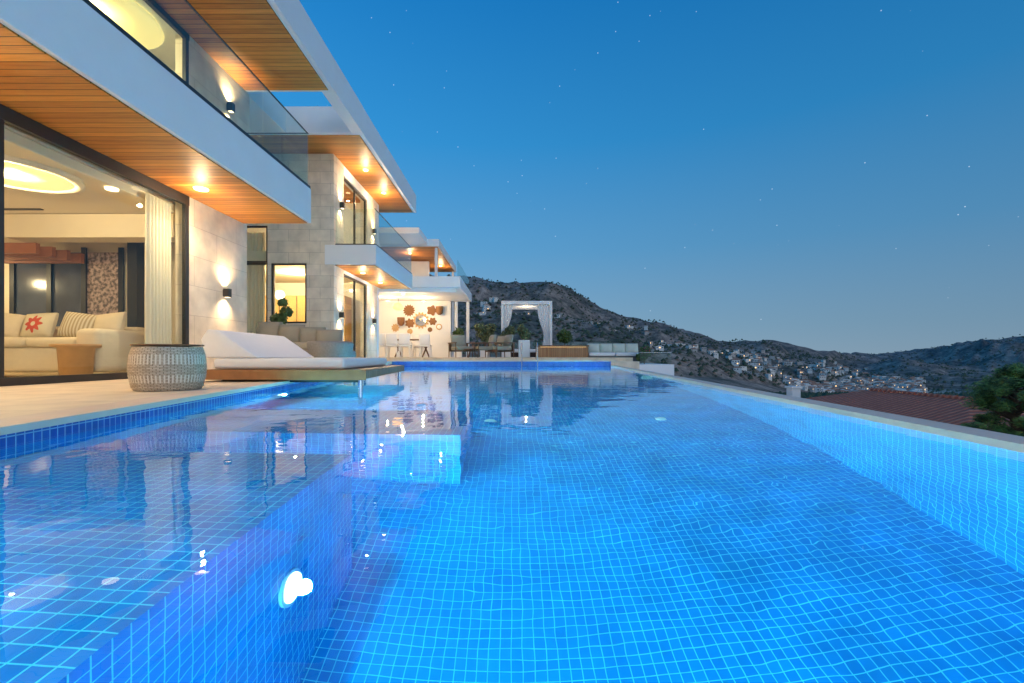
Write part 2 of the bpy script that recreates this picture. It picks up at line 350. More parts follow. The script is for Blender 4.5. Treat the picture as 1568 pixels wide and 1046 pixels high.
# glazing block 1
B('frame_sill',(-6.06,-5.98),(Y0,8.44),(0.002,.1),DARK)
B('frame_head',(-6.06,-5.98),(Y0,8.44),(3.14,3.308),DARK)
for y in (-.5,2.4,5.32,8.39): B('frame_post',(-6.05,-5.985),(y-.045,y+.045),(.101,3.139),DARK)
B('glass_lounge',(-6.024,-6.016),(Y0,8.34),(.101,3.139),GLASS)
B('frame_head_up',(-6.06,-5.98),(Y0,8.44),(6.2,6.309),DARK)
for y in (2,5.3,8.39): B('frame_post_up',(-6.05,-5.985),(y-.04,y+.04),(4.092,6.199),DARK)
B('glass_upper',(-6.024,-6.016),(Y0,8.34),(4.1,6.199),GLASS)
lathe('ceiling_ring_lamp',(-7.1,7.9,6.26),[(.8,.06),(.85,-.02),(.8,-.06),(.0,-.06)],WARMC,villa)
# balustrade 1
B('rail_channel',(-4.6,-4.508),(Y0,10.18),(4.092,4.15),DARK)
for a,b_ in ((Y0,1.5),(1.53,5.0),(5.03,8.3),(8.33,10.15)):
    B('glass_panel',(-4.56,-4.545),(a,b_),(4.15,5.31),GLASSB)
B('glass_return',(-5.98,-4.57),(10.13,10.145),(4.1,5.31),GLASSB)
B('rail_top',(-4.565,-4.54),(Y0,10.16),(5.311,5.325),DARK)
B('rail_top_return',(-5.98,-4.57),(10.125,10.15),(5.311,5.325),DARK)
# block 2
B('roof_slab_2',(-12,-4.0),(12.2,19.0),(6.33,7.05),WHITE,.01)
B('soffit_2',(-9,-4.12),(12.3,18.9),(6.31,6.328),WOOD)
B('pier_a',(-6.05,-5.25),(13.4,13.65),(.131,6.309),STONEG)
B('pier_b_low',(-7.1,-6.052),(13.4,13.65),(.131,1.32),STONEG)
B('pier_b_high',(-7.1,-6.052),(13.4,13.65),(3.09,6.309),STONEG)
B('pier_c',(-7.2,-7.102),(13.4,13.65),(.131,6.309),STONEG)
B('pier_d_high',(-12,-7.202),(13.4,13.65),(4.2,6.309),STONEG)
def frame_y(x0,x1,y,z0,z1,t=.05):
    B('wframe',(x0,x1),(y,y+.06),(z0,z0+t),DARK);B('wframe',(x0,x1),(y,y+.06),(z1-t,z1),DARK)
    B('wframe',(x0,x0+t),(y,y+.06),(z0+t,z1-t),DARK);B('wframe',(x1-t,x1),(y,y+.06),(z0+t,z1-t),DARK)
    B('wglass',(x0+t,x1-t),(y+.025,y+.033),(z0+t,z1-t),GLASS)
frame_y(-7.098,-6.054,13.43,1.322,3.088)
frame_y(-8.3,-7.204,13.43,.14,3.1); frame_y(-8.3,-7.204,13.43,3.11,4.198); frame_y(-10,-8.31,13.43,.14,4.198)
def frame_x(x,y0,y1,z0,z1,mid=True,t=.06):
    B('xframe',(x-.06,x),(y0,y1),(z0,z0+t),DARK);B('xframe',(x-.06,x),(y0,y1),(z1-t,z1),DARK)
    ys=[y0,y1-t]+([(y0+y1)/2] if mid else [])
    for q in ys: B('xframe',(x-.055,x+.002),(q,q+t),(z0+t,z1-t),DARK)
    B('xglass',(x-.034,x-.026),(y0+t,y1-t),(z0+t,z1-t),GLASS)
for z0,z1 in ((.131,3.05),(3.63,6.309)):
    B('facade_pier',(-5.5,-5.25),(13.652,14.2),(z0,z1),STONE); B('facade_pier',(-5.5,-5.25),(16.5,17.7),(z0,z1),STONE)
frame_x(-5.3,14.2,16.5,.14,2.95); frame_x(-5.3,14.2,16.5,3.64,6.0)
B('lintel_low',(-5.5,-5.25),(14.202,16.498),(2.952,3.049),WHITE); B('lintel_up',(-5.5,-5.25),(14.202,16.498),(6.002,6.3),WHITE)
B('balcony_slab_2',(-5.51,-4.0),(13.38,18.3),(3.052,3.628),WHITE,.01)
B('soffit_balcony_2',(-5.24,-4.06),(13.45,18.2),(3.035,3.05),WOOD)
B('floor_slab_2',(-12,-5.512),(13.66,17.9),(3.2,3.5),CEIL)
B('end_wall_2',(-12,-5.25),(17.702,17.95),(.131,6.309),WHITE)
B('room2_back',(-11.9,-11.7),(13.66,17.7),(.131,6.3),CEIL)
B('cupboard',(-9.5,-6.2),(16.9,17.6),(.14,2.6),simple('honey_oak_panel',(.62,.38,.15),.5,var=.2,scale=3),.01)
for i in range(5): B('cupboard_joint',(-9.3+.65*i,-9.28+.65*i),(16.885,16.899),(.2,2.58),DARK)
B('glass_b2',(-4.05,-4.038),(13.42,18.25),(3.63,4.69),GLASSB); B('glass_b2r',(-5.2,-4.06),(13.42,13.43),(3.63,4.69),GLASSB)
B('rail_b2',(-4.055,-4.033),(13.41,18.26),(4.691,4.705),DARK); B('rail_b2c',(-4.07,-4.005),(13.4,18.26),(3.6282,3.66),DARK); B('rail_b2d',(-5.2,-4.072),(13.39,13.44),(3.6282,3.66),DARK)
# block 3
B('canopy_slab',(-9,-2.27),(20,25.6),(3.38,3.86),WHITE,.01)
B('canopy_beam_low',(-9,-2.5),(20.2,20.5),(3.2,3.378),WHITE)
B('dining_wall',(-9,-3.37),(25,25.25),(.112,3.378),WHITE)
B('side_wall_3',(-7.8,-7.55),(17.96,24.99),(.133,3.378),WHITE)
B('upper_wall_3',(-9,-4.4),(24,24.25),(3.862,5.35),WHITE)
B('upper_side_3',(-9,-5.6),(19.1,19.35),(3.4,5.1),WHITE)
B('roof_slab_3',(-9,-3.37),(21,27.5),(5.42,5.75),WHITE,.01)
B('soffit_3',(-8.9,-3.45),(21.1,27.4),(5.4,5.418),WOOD)
B('roof_beam_3',(-9,-3.9),(19.1,21),(5.5,5.75),WHITE)
B('railing_3',(-2.42,-2.4),(20.1,25.5),(3.87,4.6),GLASSB)
for x,y in ((-2.45,25.2),(-3.1,25.2)): B('column',(x-.08,x+.08),(y,y+.16),(.112,3.378),WHITE)
for y in (21.2,27.2): B('column_up',(-3.6,-3.48),(y,y+.12),(3.862 if y<25 else .112,5.399),WHITE)
# sconces
def sconce(x,y,z,e=7,k=1):
    s=empty('wall_sconce')
    box('body',(x+.02,x+.13),(y-.055,y+.055),(z-.09,z+.09),DARK,s,.005)
    box('plate',(x,x+.02),(y-.04,y+.04),(z-.07,z+.07),DARK,s)
    box('lens_up',(x+.035,x+.115),(y-.04,y+.04),(z+.0905,z+.093),WARM,s); box('lens_down',(x+.035,x+.115),(y-.04,y+.04),(z-.093,z-.0905),WARM,s)
    spot('lamp_up',(x+.085,y,z+.1),(-.06,0,1),e*k,ang=130,blend=1,parent=s); spot('lamp_down',(x+.085,y,z-.1),(-.06,0,-1),e,ang=130,blend=1,parent=s)
sconce(-6,9.48,1.67,100,1.3); sconce(-6,9.6,5.6,50,2)
for y,z in ((13.85,1.6),(17.15,1.67),(13.9,4.95),(17.15,5.05)): sconce(-5.25,y,z,65)
def down(x,y,z,e,r=.08,s=0):
    cyl('downlight',(x,y,z-.002),(x,y,z-.022),r,r*.92,WARM,villa,n=20); point('soffit_fill_lamp',(x,y,z-.3),e,parent=villa)  # bare point lamp added below the fitting to brighten the wood soffit
    if s: spot('downlight_beam',(x,y,z-.04),(0,0,-1),s,(1,.72,.42),140,1,.05,villa)
for y in (0,3.9,8.02): down(-5.48,y,3.31,36,.12,260)
for y in (0,3.4): down(-4.9,y,6.31,120)  # unseen fittings added out of frame to make the upper soffit glow
for y in (14.55,16.6): down(-4.68,y,6.31,46)
for y in (14.65,16.6,): down(-4.8,y,3.035,30)
for x,y in ((-5,22.3),(-4,25.5)): down(x,y,5.4,40)
for x,y in ((-6.4,23.4),(-4.6,23.6),(-5,20.9)): down(x,y,3.2,80)
WC=(1,.72,.38)
point('lounge_lamp',(-7.3,6.65,2.9),120,WC,.03,villa); point('lounge_lamp',(-11.5,8.6,2.1),100,WC,.03,villa); point('lounge_lamp',(-9,2,2.6),220,WC,.03,villa)
point('upper_lamp',(-7.1,7.6,6.05),130,WC,.03,villa); point('upper_lamp',(-8,1,5.6),140,WC,.03,villa)
point('room2_lamp',(-7.4,15.5,2.9),230,(1,.7,.3),.03,villa); point('room2_lamp_up',(-7.6,15.5,5.9),150,(1,.74,.4),.03,villa); point('stair_lamp',(-9.2,14.6,3.0),240,WC,.03,villa)
lathe('globe_lamp',(-7.6,14.9,2.35),[(.0,.16),(.1,.13),(.16,0),(.1,-.13),(0,-.16)],WARM,villa,n=16)
curtain('lounge_curtain',(-6.2,7.72),(-6.25,8.32),.05,3.12,FABC,villa,7,.045)
curtain('room2_curtain',(-8.2,13.8),(-7.5,13.8),.2,4.1,FABC,villa,6,.04)
# ------------------------------------------------------------ lounge interior furniture
sofa=empty('lounge_sofa')
box('base',(-10.4,-6.7),(7.3,8.35),(.1,.5),FABB,sofa,.06,4); box('backrest',(-10.4,-6.7),(8.1,8.45),(.45,.88),FABB,sofa,.09,4)
box('arm',(-6.95,-6.55),(7.2,8.45),(.1,.8),FABB,sofa,.1,4)
for i in range(4): box('seat_cushion',(-10.3+.84*i,-9.48+.84*i),(7.25,8.1),(.5,.66),FABB,sofa,.06,4)
m,nt,b=newmat('red_motif_fabric'); L=nt.links.new; t=N(nt,'ShaderNodeTexCoord'); sp=N(nt,'ShaderNodeSeparateXYZ'); L(t.outputs['Object'],sp.inputs[0])
an=N(nt,'ShaderNodeMath',operation='ARCTAN2'); L(sp.outputs[2],an.inputs[0]); L(sp.outputs[0],an.inputs[1])
mm=N(nt,'ShaderNodeMath',operation='MULTIPLY'); L(an.outputs[0],mm.inputs[0]); mm.inputs[1].default_value=8
cs=N(nt,'ShaderNodeMath',operation='COSINE'); L(mm.outputs[0],cs.inputs[0]); cb=N(nt,'ShaderNodeCombineXYZ'); L(sp.outputs[0],cb.inputs[0]); L(sp.outputs[2],cb.inputs[1])
ln=N(nt,'ShaderNodeVectorMath',operation='LENGTH'); L(cb.outputs[0],ln.inputs[0])
m3=N(nt,'ShaderNodeMath',operation='MULTIPLY_ADD'); L(cs.outputs[0],m3.inputs[0]); m3.inputs[1].default_value=.03; m3.inputs[2].default_value=.13
lt=N(nt,'ShaderNodeMath',operation='LESS_THAN'); L(ln.outputs['Value'],lt.inputs[0]); L(m3.outputs[0],lt.inputs[1])
g2=N(nt,'ShaderNodeMath',operation='GREATER_THAN'); L(ln.outputs['Value'],g2.inputs[0]); g2.inputs[1].default_value=.04
m4=N(nt,'ShaderNodeMath',operation='MULTIPLY'); L(lt.outputs[0],m4.inputs[0]); L(g2.outputs[0],m4.inputs[1])
mx=N(nt,'ShaderNodeMix',data_type='RGBA'); mx.inputs[6].default_value=(.66,.58,.44,1); mx.inputs[7].default_value=(.55,.07,.03,1); L(m4.outputs[0],mx.inputs[0]); L(mx.outputs[2],b.inputs['Base Color']); b.inputs['Roughness'].default_value=.9
REDM=m
m,nt,b=newmat('striped_fabric'); L=nt.links.new; t=N(nt,'ShaderNodeTexCoord'); wv=N(nt,'ShaderNodeTexWave'); wv.inputs['Scale'].default_value=6; L(t.outputs['Object'],wv.inputs[0])
mx=N(nt,'ShaderNodeMix',data_type='RGBA'); mx.inputs[6].default_value=(.72,.64,.5,1); mx.inputs[7].default_value=(.4,.3,.18,1); L(wv.outputs[1],mx.inputs[0]); L(mx.outputs[2],b.inputs['Base Color']); b.inputs['Roughness'].default_value=.9
STRP=m
for x,mm_,r in ((-8.75,FABB,.1),(-8.15,REDM,-.05),(-7.45,STRP,.12),(-6.95,FABB,-.1),(-9.4,FABW,.1)):
    cushion('pillow',(x,7.85,.88),(.55,.22,.44),mm_,sofa,(-.3,r,r))
stool=empty('round_side_table')
lathe('body',(-6.75,7.05,.0),[(.18,0),(.19,.02),(.22,.48),(.3,.5),(.3,.54),(0,.54)],simple('honey_wood',(.5,.26,.1),.4,var=.2,scale=10),stool)
pf=empty('round_pouf'); lathe('body',(-8.0,6.2,0),[(.3,0),(.38,.05),(.4,.25),(.36,.38),(0,.4)],WOODD,pf)
# ------------------------------------------------------------ daybed
db=empty('outdoor_daybed')
prism('platform',[(-4.35,6.3),(-2.0,6.2),(-2.25,9.5),(-4.6,9.4)],.045,.165,WOODX,db)
prism('fascia',[(-4.35,6.285),(-1.985,6.185),(-1.985,6.198),(-4.35,6.298)],.03,.17,simple('teak_edge',(.3,.13,.05),.45,var=.35,scale=8),db)
prism('bearer',[(-4.2,6.6),(-2.2,6.5),(-2.2,6.6),(-4.2,6.7)],-.02,.045,DARK,db)
STL=simple('stainless',(.7,.7,.72),.2,metal=1)
for x,y in ((-2.1,6.3),(-2.3,9.3)): cyl('leg',(x,y,-1.7),(x,y,.045),.03,.03,STL,db)
o=prism('mattress',[(-4.28,6.5),(-2.38,6.45),(-2.52,9.2),(-4.45,9.2)],.17,.325,FABW,db); bev(o,.05,5)
for p in o.data.polygons:p.use_smooth=True
yv=[(6.5,0),(8.6,-.1)]
V=[];
for y,dx in yv: V+=[(-4.42+dx,y,.33),(-3.62+dx,y,.33),(-3.7+dx,y,.38),(-4.2+dx,y,.73),(-4.36+dx,y,.74),(-4.45+dx,y,.6)]
F=[tuple(range(5,-1,-1)),tuple(range(6,12))]+[(i,(i+1)%6,6+(i+1)%6,6+i) for i in range(6)]
o=obj('wedge_backrest',V,F,FABW,db); bev(o,.04,5)
for p in o.data.polygons:p.use_smooth=True
# wicker stool
m,nt,b=newmat('wicker'); L=nt.links.new; t=N(nt,'ShaderNodeTexCoord'); sp=N(nt,'ShaderNodeSeparateXYZ'); L(t.outputs['UV'],sp.inputs[0])
b.inputs['Roughness'].default_value=.7
br=N(nt,'ShaderNodeTexBrick'); br.offset=.5; br.inputs['Scale'].default_value=1; br.inputs['Brick Width'].default_value=1/36; br.inputs['Row Height'].default_value=.016
br.inputs['Mortar Size'].default_value=.0016; br.inputs['Color1'].default_value=(.5,.4,.3,1); br.inputs['Color2'].default_value=(.68,.57,.44,1); br.inputs['Mortar'].default_value=(.18,.13,.09,1)
L(t.outputs['UV'],br.inputs['Vector'])
w1=N(nt,'ShaderNodeMath',operation='MULTIPLY'); L(sp.outputs[0],w1.inputs[0]); w1.inputs[1].default_value=60
fr=N(nt,'ShaderNodeMath',operation='FRACT'); L(w1.outputs[0],fr.inputs[0]); l1=N(nt,'ShaderNodeMath',operation='LESS_THAN'); L(fr.outputs[0],l1.inputs[0]); l1.inputs[1].default_value=.4
z1=N(nt,'ShaderNodeMath',operation='COMPARE'); L(sp.outputs[1],z1.inputs[0]); z1.inputs[1].default_value=.32; z1.inputs[2].default_value=.05
z2=N(nt,'ShaderNodeMath',operation='COMPARE'); L(sp.outputs[1],z2.inputs[0]); z2.inputs[1].default_value=.12; z2.inputs[2].default_value=.04
zz=N(nt,'ShaderNodeMath',operation='ADD'); L(z1.outputs[0],zz.inputs[0]); L(z2.outputs[0],zz.inputs[1])
mm=N(nt,'ShaderNodeMath',operation='MULTIPLY'); L(l1.outputs[0],mm.inputs[0]); L(zz.outputs[0],mm.inputs[1])
mx=N(nt,'ShaderNodeMix',data_type='RGBA'); L(mm.outputs[0],mx.inputs[0]); L(br.outputs[0],mx.inputs[6]); mx.inputs[7].default_value=(.8,.74,.64,1); L(mx.outputs[2],b.inputs['Base Color'])
bp=N(nt,'ShaderNodeBump',invert=True); bp.inputs['Distance'].default_value=.006; L(br.outputs['Fac'],bp.inputs['Height']); L(bp.outputs[0],b.inputs['Normal'])
ws=empty('wicker_side_table')
prof=[(.29,0),(.31,.03),(.335,.15),(.34,.24),(.33,.36),(.305,.45),(.3,.46)]
pr2=[]
for (a,z),(c,q) in zip(prof,prof[1:]):
    n_=max(1,int((q-z)/.008))
    for i in range(n_):
        t_=i/n_; pr2.append((a+(c-a)*t_+(.003 if len(pr2)%2 else -.003),z+(q-z)*t_))
lathe('woven_body',(-3.66,4.85,.004),pr2,m,ws,n=64)
lathe('wood_top',(-3.66,4.85,.464),[(.0,0),(.315,0),(.32,.008),(.315,.016),(0,.016)],WOODD,ws,n=48)
# rope sofa + bonsai
rs=empty('rope_outdoor_sofa')
box('seat_base',(-6.4,-3.95),(10.6,11.6),(.25,.5),FABG,rs,.08,4); box('backrest',(-6.4,-4.6),(11.5,11.75),(.3,.95),FABG,rs,.08,4)
lathe('rounded_arm',(-4.35,10.9,.1),[(.3,.0),(.42,.08),(.5,.35),(.53,.55),(.5,.6),(0,.6)],FABG,rs)
for i,x in enumerate((-6.0,-5.4,-4.85,-4.4)): cushion('back_cushion',(x,11.25-.1*i,.95-.07*i),(.6,.28,.5),FABO,rs,(-.2,0,.05*i))
box('seat_cushion',(-6.3,-4.5),(10.6,11.4),(.5,.68),FABO,rs,.06,4)
for x in (-6.2,-4.2): cyl('leg',(x,10.8,0),(x,10.8,.26),.03,.03,DARK,rs)
bn=empty('potted_ficus'); lathe('pot',(-6.25,12.3,.0),[(.15,0),(.22,.3),(.2,.3),(.0,.28)],WHITEP,bn,n=20); cyl('trunk',(-6.25,12.3,.3),(-6.2,12.3,1.2),.03,.015,BARK,bn)
leaves('foliage',[((-6.3,12.3,1.35),(.22,.2,.16)),((-6.1,12.3,1.55),(.16,.16,.14)),((-6.2,12.3,1.8),(.13,.13,.1))],700,.05,LEAF,bn)
# ------------------------------------------------------------ dining terrace
DZ=.172
dt=empty('dining_table'); box('top',(-6.0,-4.4),(22.5,23.4),(.86,.9),WOODD,dt,.01)
for sx in(-5.8,-4.6):
    cyl('leg_a',(sx,22.9,.12),(sx+.3,22.9,.86),.03,.04,WOODD,dt); cyl('leg_b',(sx+.3,22.9,.12),(sx,22.9,.86),.03,.04,WOODD,dt)
rescale(dt,-5.2,22.9,1.15,DZ)
for x,y,r in ((-6.35,22.2,0),(-5.75,22.0,0),(-5.15,22.0,0),(-4.3,22.6,0),(-5.6,24,1),(-4.9,24,1)):
    ch=empty('white_dining_chair'); s=-1 if not r else 1
    box('seat',(x-.22,x+.22),(y-.22,y+.22),(.54,.62),WHITEP,ch,.02)
    box('back',(x-.22,x+.22),(y+s*.2-.03,y+s*.2+.03),(.62,1.06),WHITEP,ch,.03,4)
    for a in(-.2,.2):
        for b_ in(-.2,.2): cyl('leg',(x+a*1.1,y+b_*1.1,.115),(x+a*.9,y+b_*.9,.57),.02,.024,WHITEP,ch,n=8)
    rescale(ch,x,y,1.22,DZ)
pl=empty('pendant_lamp'); cyl('cord',(-5.6,22.4,3.2),(-5.6,22.4,2.95),.008,.008,DARK,pl); lathe('shade',(-5.6,22.4,2.72),[(.06,.25),(.2,.2),(.26,.05),(.24,-.05),(.12,-.12)],emis('pendant_glow',(1,.62,.18),1.6),pl)
BK=simple('basket',(.22,.1,.04),.8,var=.4,scale=30); BK2=simple('basket_light',(.55,.36,.18),.8,var=.3,scale=30)
wd=empty('wall_basket_decor')
def disc(x,z,r,mat,petals=0,n=48,y=24.98):
    V=[(x,y-.03,z)];
    for i in range(n):
        t=2*math.pi*i/n; q=r*(1+.16*math.cos(petals*t)) if petals else r; V.append((x+q*math.cos(t),y-.008,z+q*math.sin(t)))
    F=[(0,i+1,(i+1)%n+1) for i in range(n)]
    return obj('basket_disc',V,F,mat,wd)
for x,z,r,mt,pt,dy in ((-5.65,2.85,.3,BK,14,0),(-4.4,2.85,.26,BK,5,0),(-5.0,2.3,.42,BK2,14,0),(-5.0,2.3,.3,simple('mirror',(.9,.9,.9),.05,metal=1,var=.01),0,.035),(-5.6,2.15,.24,BK,7,0),(-4.35,2.25,.2,BK,6,0),(-4.0,1.95,.17,BK2,0,0),(-4.0,1.95,.11,WHITEP,0,.02),(-4.5,1.8,.13,BK,0,0),(-5.6,1.7,.15,BK2,0,0),(-6.4,1.9,.2,BK2,9,0)):
    disc(x,z,r,mt,pt,y=24.98-dy)
for x,z in ((-6.05,2.25),(-3.95,2.85)):
    lathe('hanging_basket',(x,24.8,z-.25),[(.08,0),(.18,.1),(.2,.4),(.2,.45)],BK,wd,n=16)
# lounge armchairs
def armchair(x,y,ang,name='outdoor_armchair'):
    a=empty(name)
    box('seat',(-.36,.36),(-.36,.36),(.3,.46),FABO,a,.04,4); cushion('back_cushion',(0,.36,.68),(.66,.24,.55),FABO,a,(-.25,0,0))
    for s in(-.42,.42):
        box('arm',(s-.035,s+.035),(-.42,.45),(.58,.62),WOODD,a,.01)
        for q in(-.38,.4): cyl('leg',(s,q,0),(s,q*.95,.6),.02,.025,WOODD,a,n=8)
    box('rail',(-.42,.42),(-.4,-.36),(.24,.3),WOODD,a); box('rail_back',(-.42,.42),(.4,.44),(.24,.62),WOODD,a)
    a.location=(x,y,.284); a.rotation_euler=(0,0,ang); a.scale=(1.15,1.15,1.15)
armchair(-2.4,21.8,.5); armchair(-1.35,21.9,-1.2); armchair(-.55,21.8,-1.1); armchair(-.7,23.1,-.6)
ct=empty('coffee_table'); lathe('top',(-1.9,21.3,.65),[(0,0),(.35,0),(.35,.03),(0,.03)],WOODD,ct)
for i in range(3): t=i*2.1; cyl('leg',(-1.9+.28*math.cos(t),21.3+.28*math.sin(t),.285),(-1.9+.1*math.cos(t),21.3+.1*math.sin(t),.65),.02,.02,WOODD,ct)
# pavilion
pv=empty('white_cabana'); x0,x1,y0,y1=-.62,2.3,26,28.8
for x in(x0,x1-.14):
    for y in(y0,y1): box('post',(x,x+.14),(y,y+.14),(.283,3.3),WHITEP,pv,.01)
box('roof_front',(x0,x1),(y0-.01,y0+.15),(3.302,3.5),WHITEP,pv,.01); box('roof_back',(x0,x1),(y1,y1+.15),(3.302,3.5),WHITEP,pv,.01)
box('roof_l',(x0,x0+.14),(y0+.152,y1-.002),(3.302,3.5),WHITEP,pv); box('roof_r',(x1-.14,x1),(y0+.152,y1-.002),(3.302,3.5),WHITEP,pv)
for i in range(7): box('slat',(x0+.142,x1-.142),(y0+.4+.35*i,y0+.46+.35*i),(3.33,3.45),WHITEP,pv)
curtain('curtain_l',(x0+.12,y0+.1),(x0+.65,y0+.1),.8,3.3,FABW,pv,4,.05,tie=.6); curtain('curtain_r',(x1-.12,y0+.1),(x1-.85,y0+.1),.5,3.3,FABW,pv,5,.05,tie=.5)
curtain('curtain_br',(x1-.1,y1),(x1-.1,y1-.9),.5,3.3,FABW,pv,5,.05)
box('bed_base',(x0+.3,x1-.3),(y0+.4,y1-.3),(.285,.55),WOODX,pv,.02); box('bed_mattress',(x0+.35,x1-.35),(y0+.45,y1-.35),(.552,.75),FABW,pv,.05,4)
point('cabana_lamp',(.85,27.3,3.2),30,WC,.03,pv)
# hot tub
ht=empty('hot_tub'); hx0,hx1,hy0,hy1=1.25,3.65,21.8,24.1
box('front',(hx0,hx1),(hy0,hy0+.08),(.285,.8),WOODV,ht); box('back',(hx0,hx1),(hy1-.08,hy1),(.285,.8),WOODV,ht)
box('side_l',(hx0,hx0+.08),(hy0+.082,hy1-.082),(.285,.8),WOODV,ht); box('side_r',(hx1-.08,hx1),(hy0+.082,hy1-.082),(.285,.8),WOODV,ht)
for n_,x,y in (('rim_f',(hx0-.04,hx1+.04),(hy0-.04,hy0+.25)),('rim_b',(hx0-.04,hx1+.04),(hy1-.25,hy1+.04)),('rim_l',(hx0-.04,hx0+.25),(hy0+.252,hy1-.252)),('rim_r',(hx1-.25,hx1+.04),(hy0+.252,hy1-.252))): box(n_,x,y,(.802,.87),WOODD,ht,.01)
box('tub_water',(hx0+.2,hx1-.2),(hy0+.2,hy1-.2),(.4,.76),simple('tub_water',(.05,.3,.4),.05,var=.1),ht)
box('under_rim_light',(hx0+.1,hx1-.1),(hy0-.03,hy0-.02),(.779,.79),emis('led_strip',(1,.6,.25),1.5),ht)
# terrace sofa
ts=empty('terrace_bench_sofa'); box('base',(3.68,6.3),(22,22.9),(.0,.34),simple('dark_base',(.1,.1,.1),.6),ts,.02)
for i in range(2): box('seat_cushion',(3.72+1.3*i,4.98+1.3*i),(21.95,22.7),(.342,.52),FABW,ts,.06,4); 
SAGE=simple('sage_cushion',(.6,.64,.54),.9,var=.05)
for i in range(4): cushion('back_cushion',(4.05+.64*i,22.7,.74),(.62,.3,.46),SAGE,ts,(-.15,0,0))
prism('sofa_plinth',[(5.6,20.0),(7.2,20.2),(7.0,24),(5.6,24)],-6,-.02,WHITE,terr)
# pool ladder rails
ld=empty('pool_handrail')
for x in (.42,1.1):
    pts=[(x,19.6,-.6),(x,19.6,.75),(x,19.75,.92),(x,20.1,.92),(x,20.25,.75),(x,20.25,.15)]
    for a,b_ in zip(pts,pts[1:]): cyl('tube',a,b_,.022,.022,STL,ld,n=10)
# planters
def planter(x,y,w,h,name,blobs,n,mat,size=.09):
    p=empty(name); box('pot',(x-w,x+w),(y-w,y+w),(.112,.112+h),WHITEP,p,.02)
    for i in range(4):
        q=blobs[i%len(blobs)][0]; cyl('stem',(x,y,.1+h),q,.025,.01,BARK,p,n=6)
    leaves('foliage',blobs,n,size,mat,p)
    p.location.z=DZ
planter(.6,22.6,.28,.85,'white_planter_shrub',[((.6,22.6,1.25),(.3,.3,.3)),((.45,22.6,1.5),(.2,.2,.25))],500,LEAF2)
planter(-1.5,25.2,.25,.5,'potted_olive_tree',[((-1.5,25.2,1.3),(.5,.4,.4)),((-1.2,25.2,1.7),(.35,.3,.3)),((-1.8,25.2,1.75),(.3,.3,.25))],1100,LEAF2)
planter(-.3,25.4,.25,.5,'potted_olive_tree',[((-.4,25.4,1.2),(.4,.4,.35)),((-.1,25.4,1.55),(.3,.3,.3))],900,LEAF2)
planter(-2.9,24.5,.2,.4,'potted_palm',[((-2.9,24.5,1.2),(.35,.3,.5))],450,LEAF)
planter(3.0,26,.25,.5,'potted_shrub',[((3.0,26,1.3),(.45,.4,.4))],700,LEAF)
pf=empty('flowering_shrub'); cyl('stem',(6.25,21.5,-.02),(6.25,21.5,.6),.03,.02,BARK,pf,n=6)
leaves('foliage',[((6.3,21.5,.55),(.3,.3,.3)),((6.1,21.5,.3),(.25,.25,.2))],500,.07,LEAF,pf); leaves('flowers',[((6.3,21.4,.6),(.25,.25,.2))],40,.05,simple('pink_flower',(.6,.1,.2),.6),pf,1.2)
gb=empty('glass_balustrade')
for i in range(6): box('panel',(-1.6+1.25*i,-.4+1.25*i),(30.2,30.215),(.29,1.3),GLASSB,gb)
for i in range(4): box('panel_r',(5.45,5.465),(22.95+2*i,24.9+2*i),(.29,1.25),GLASSB,gb)
box('corner_panel',(5.7,7.1),(20.25,20.265),(.0,.5),GLASSB,gb); box('corner_rail',(5.7,7.1),(20.25,20.27),(.501,.515),WHITEP,gb)
box('rail',(-1.6,5.9),(30.19,30.22),(1.301,1.33),DARK,gb)
# ------------------------------------------------------------ hills
sk=[(-1.2,.12),(-.6,.14),(-.2,.172),(-.113,.172),(-.07,.165),(-.034,.162),(-.01,.157),(.044,.158),(.08,.157),(.102,.148),(.138,.127),(.174,.108),(.2525,.079),(.31,.067),(.353,.057),(.41,.038),(.453,.025),(.496,.026),(.554,.029),(.597,.022),(.654,.014),(.726,.001),(.783,-.004),(.855,.001),(.912,.009),(.9986,.021),(1.07,.032),(1.125,.038),(1.6,.05),(2.4,.03)]
def interp(t,x):
    if x<=t[0][0]: return t[0][1]
    for (a,b_),(c,d) in zip(t,t[1:]):
        if x<=c: return b_+(d-b_)*(x-a)/(c-a)
    return t[-1][1]
Ct=[(-1,1500),(.1,1500),(.45,1350),(.7,1500),(.8,2600),(1.0,2400),(1.4,2200)]
Bt=[(-1,420),(.2,450),(.4,560),(.6,720),(.9,760),(.95,800),(1.4,760)]
sst=lambda t:max(0,min(1,t))**2*(3-2*max(0,min(1,t)))
def H(a,Y):
    C=interp(Ct,a); Bb=interp(Bt,a); X=a*Y
    fb=noise.fractal(Vector((X*.004,Y*.004,3.1)),1.,2.1,5)
    fr_=noise.ridged_multi_fractal(Vector((X*.0034,Y*.0034,1.7)),1,2.1,6,1,2)
    crest=.36+(interp(sk,a)+.007)*C
    low=-66 if a>.75 else -66+ (40*sst((.75-a)/.35))
    if Y<Bb:
        near=-5.5-(Y-15)*.07+fb*min(1,Y/80)*2.5
        near=near+(low-near)*sst((Y-300)/90)
        if a<.75: near=max(near,low) 
        return near
    if Y<=C:
        t=(Y-Bb)/(C-Bb)
        amp=min(1,(crest+66)/150)
        return low+(crest-low)*(t**.85 if a<.7 else t)+amp*(fb*44+(fr_-1.1)*46)*math.sin(math.pi*min(1,t*.97))*.9+ fb*.028*C*.25*t
    return max(-70,crest+fb*.007*C-(Y-C)*.22)
na=460; Ys=[14*(4200/14)**(j/190) for j in range(191)]
V=[];F=[]
for j,Y in enumerate(Ys):
    for i in range(na+1):
        a=-1.0+3.0*i/na; V.append((a*Y,Y,H(a,Y)))
for j in range(190):
    for i in range(na): k=j*(na+1)+i; F.append((k,k+1,k+na+2,k+na+1))
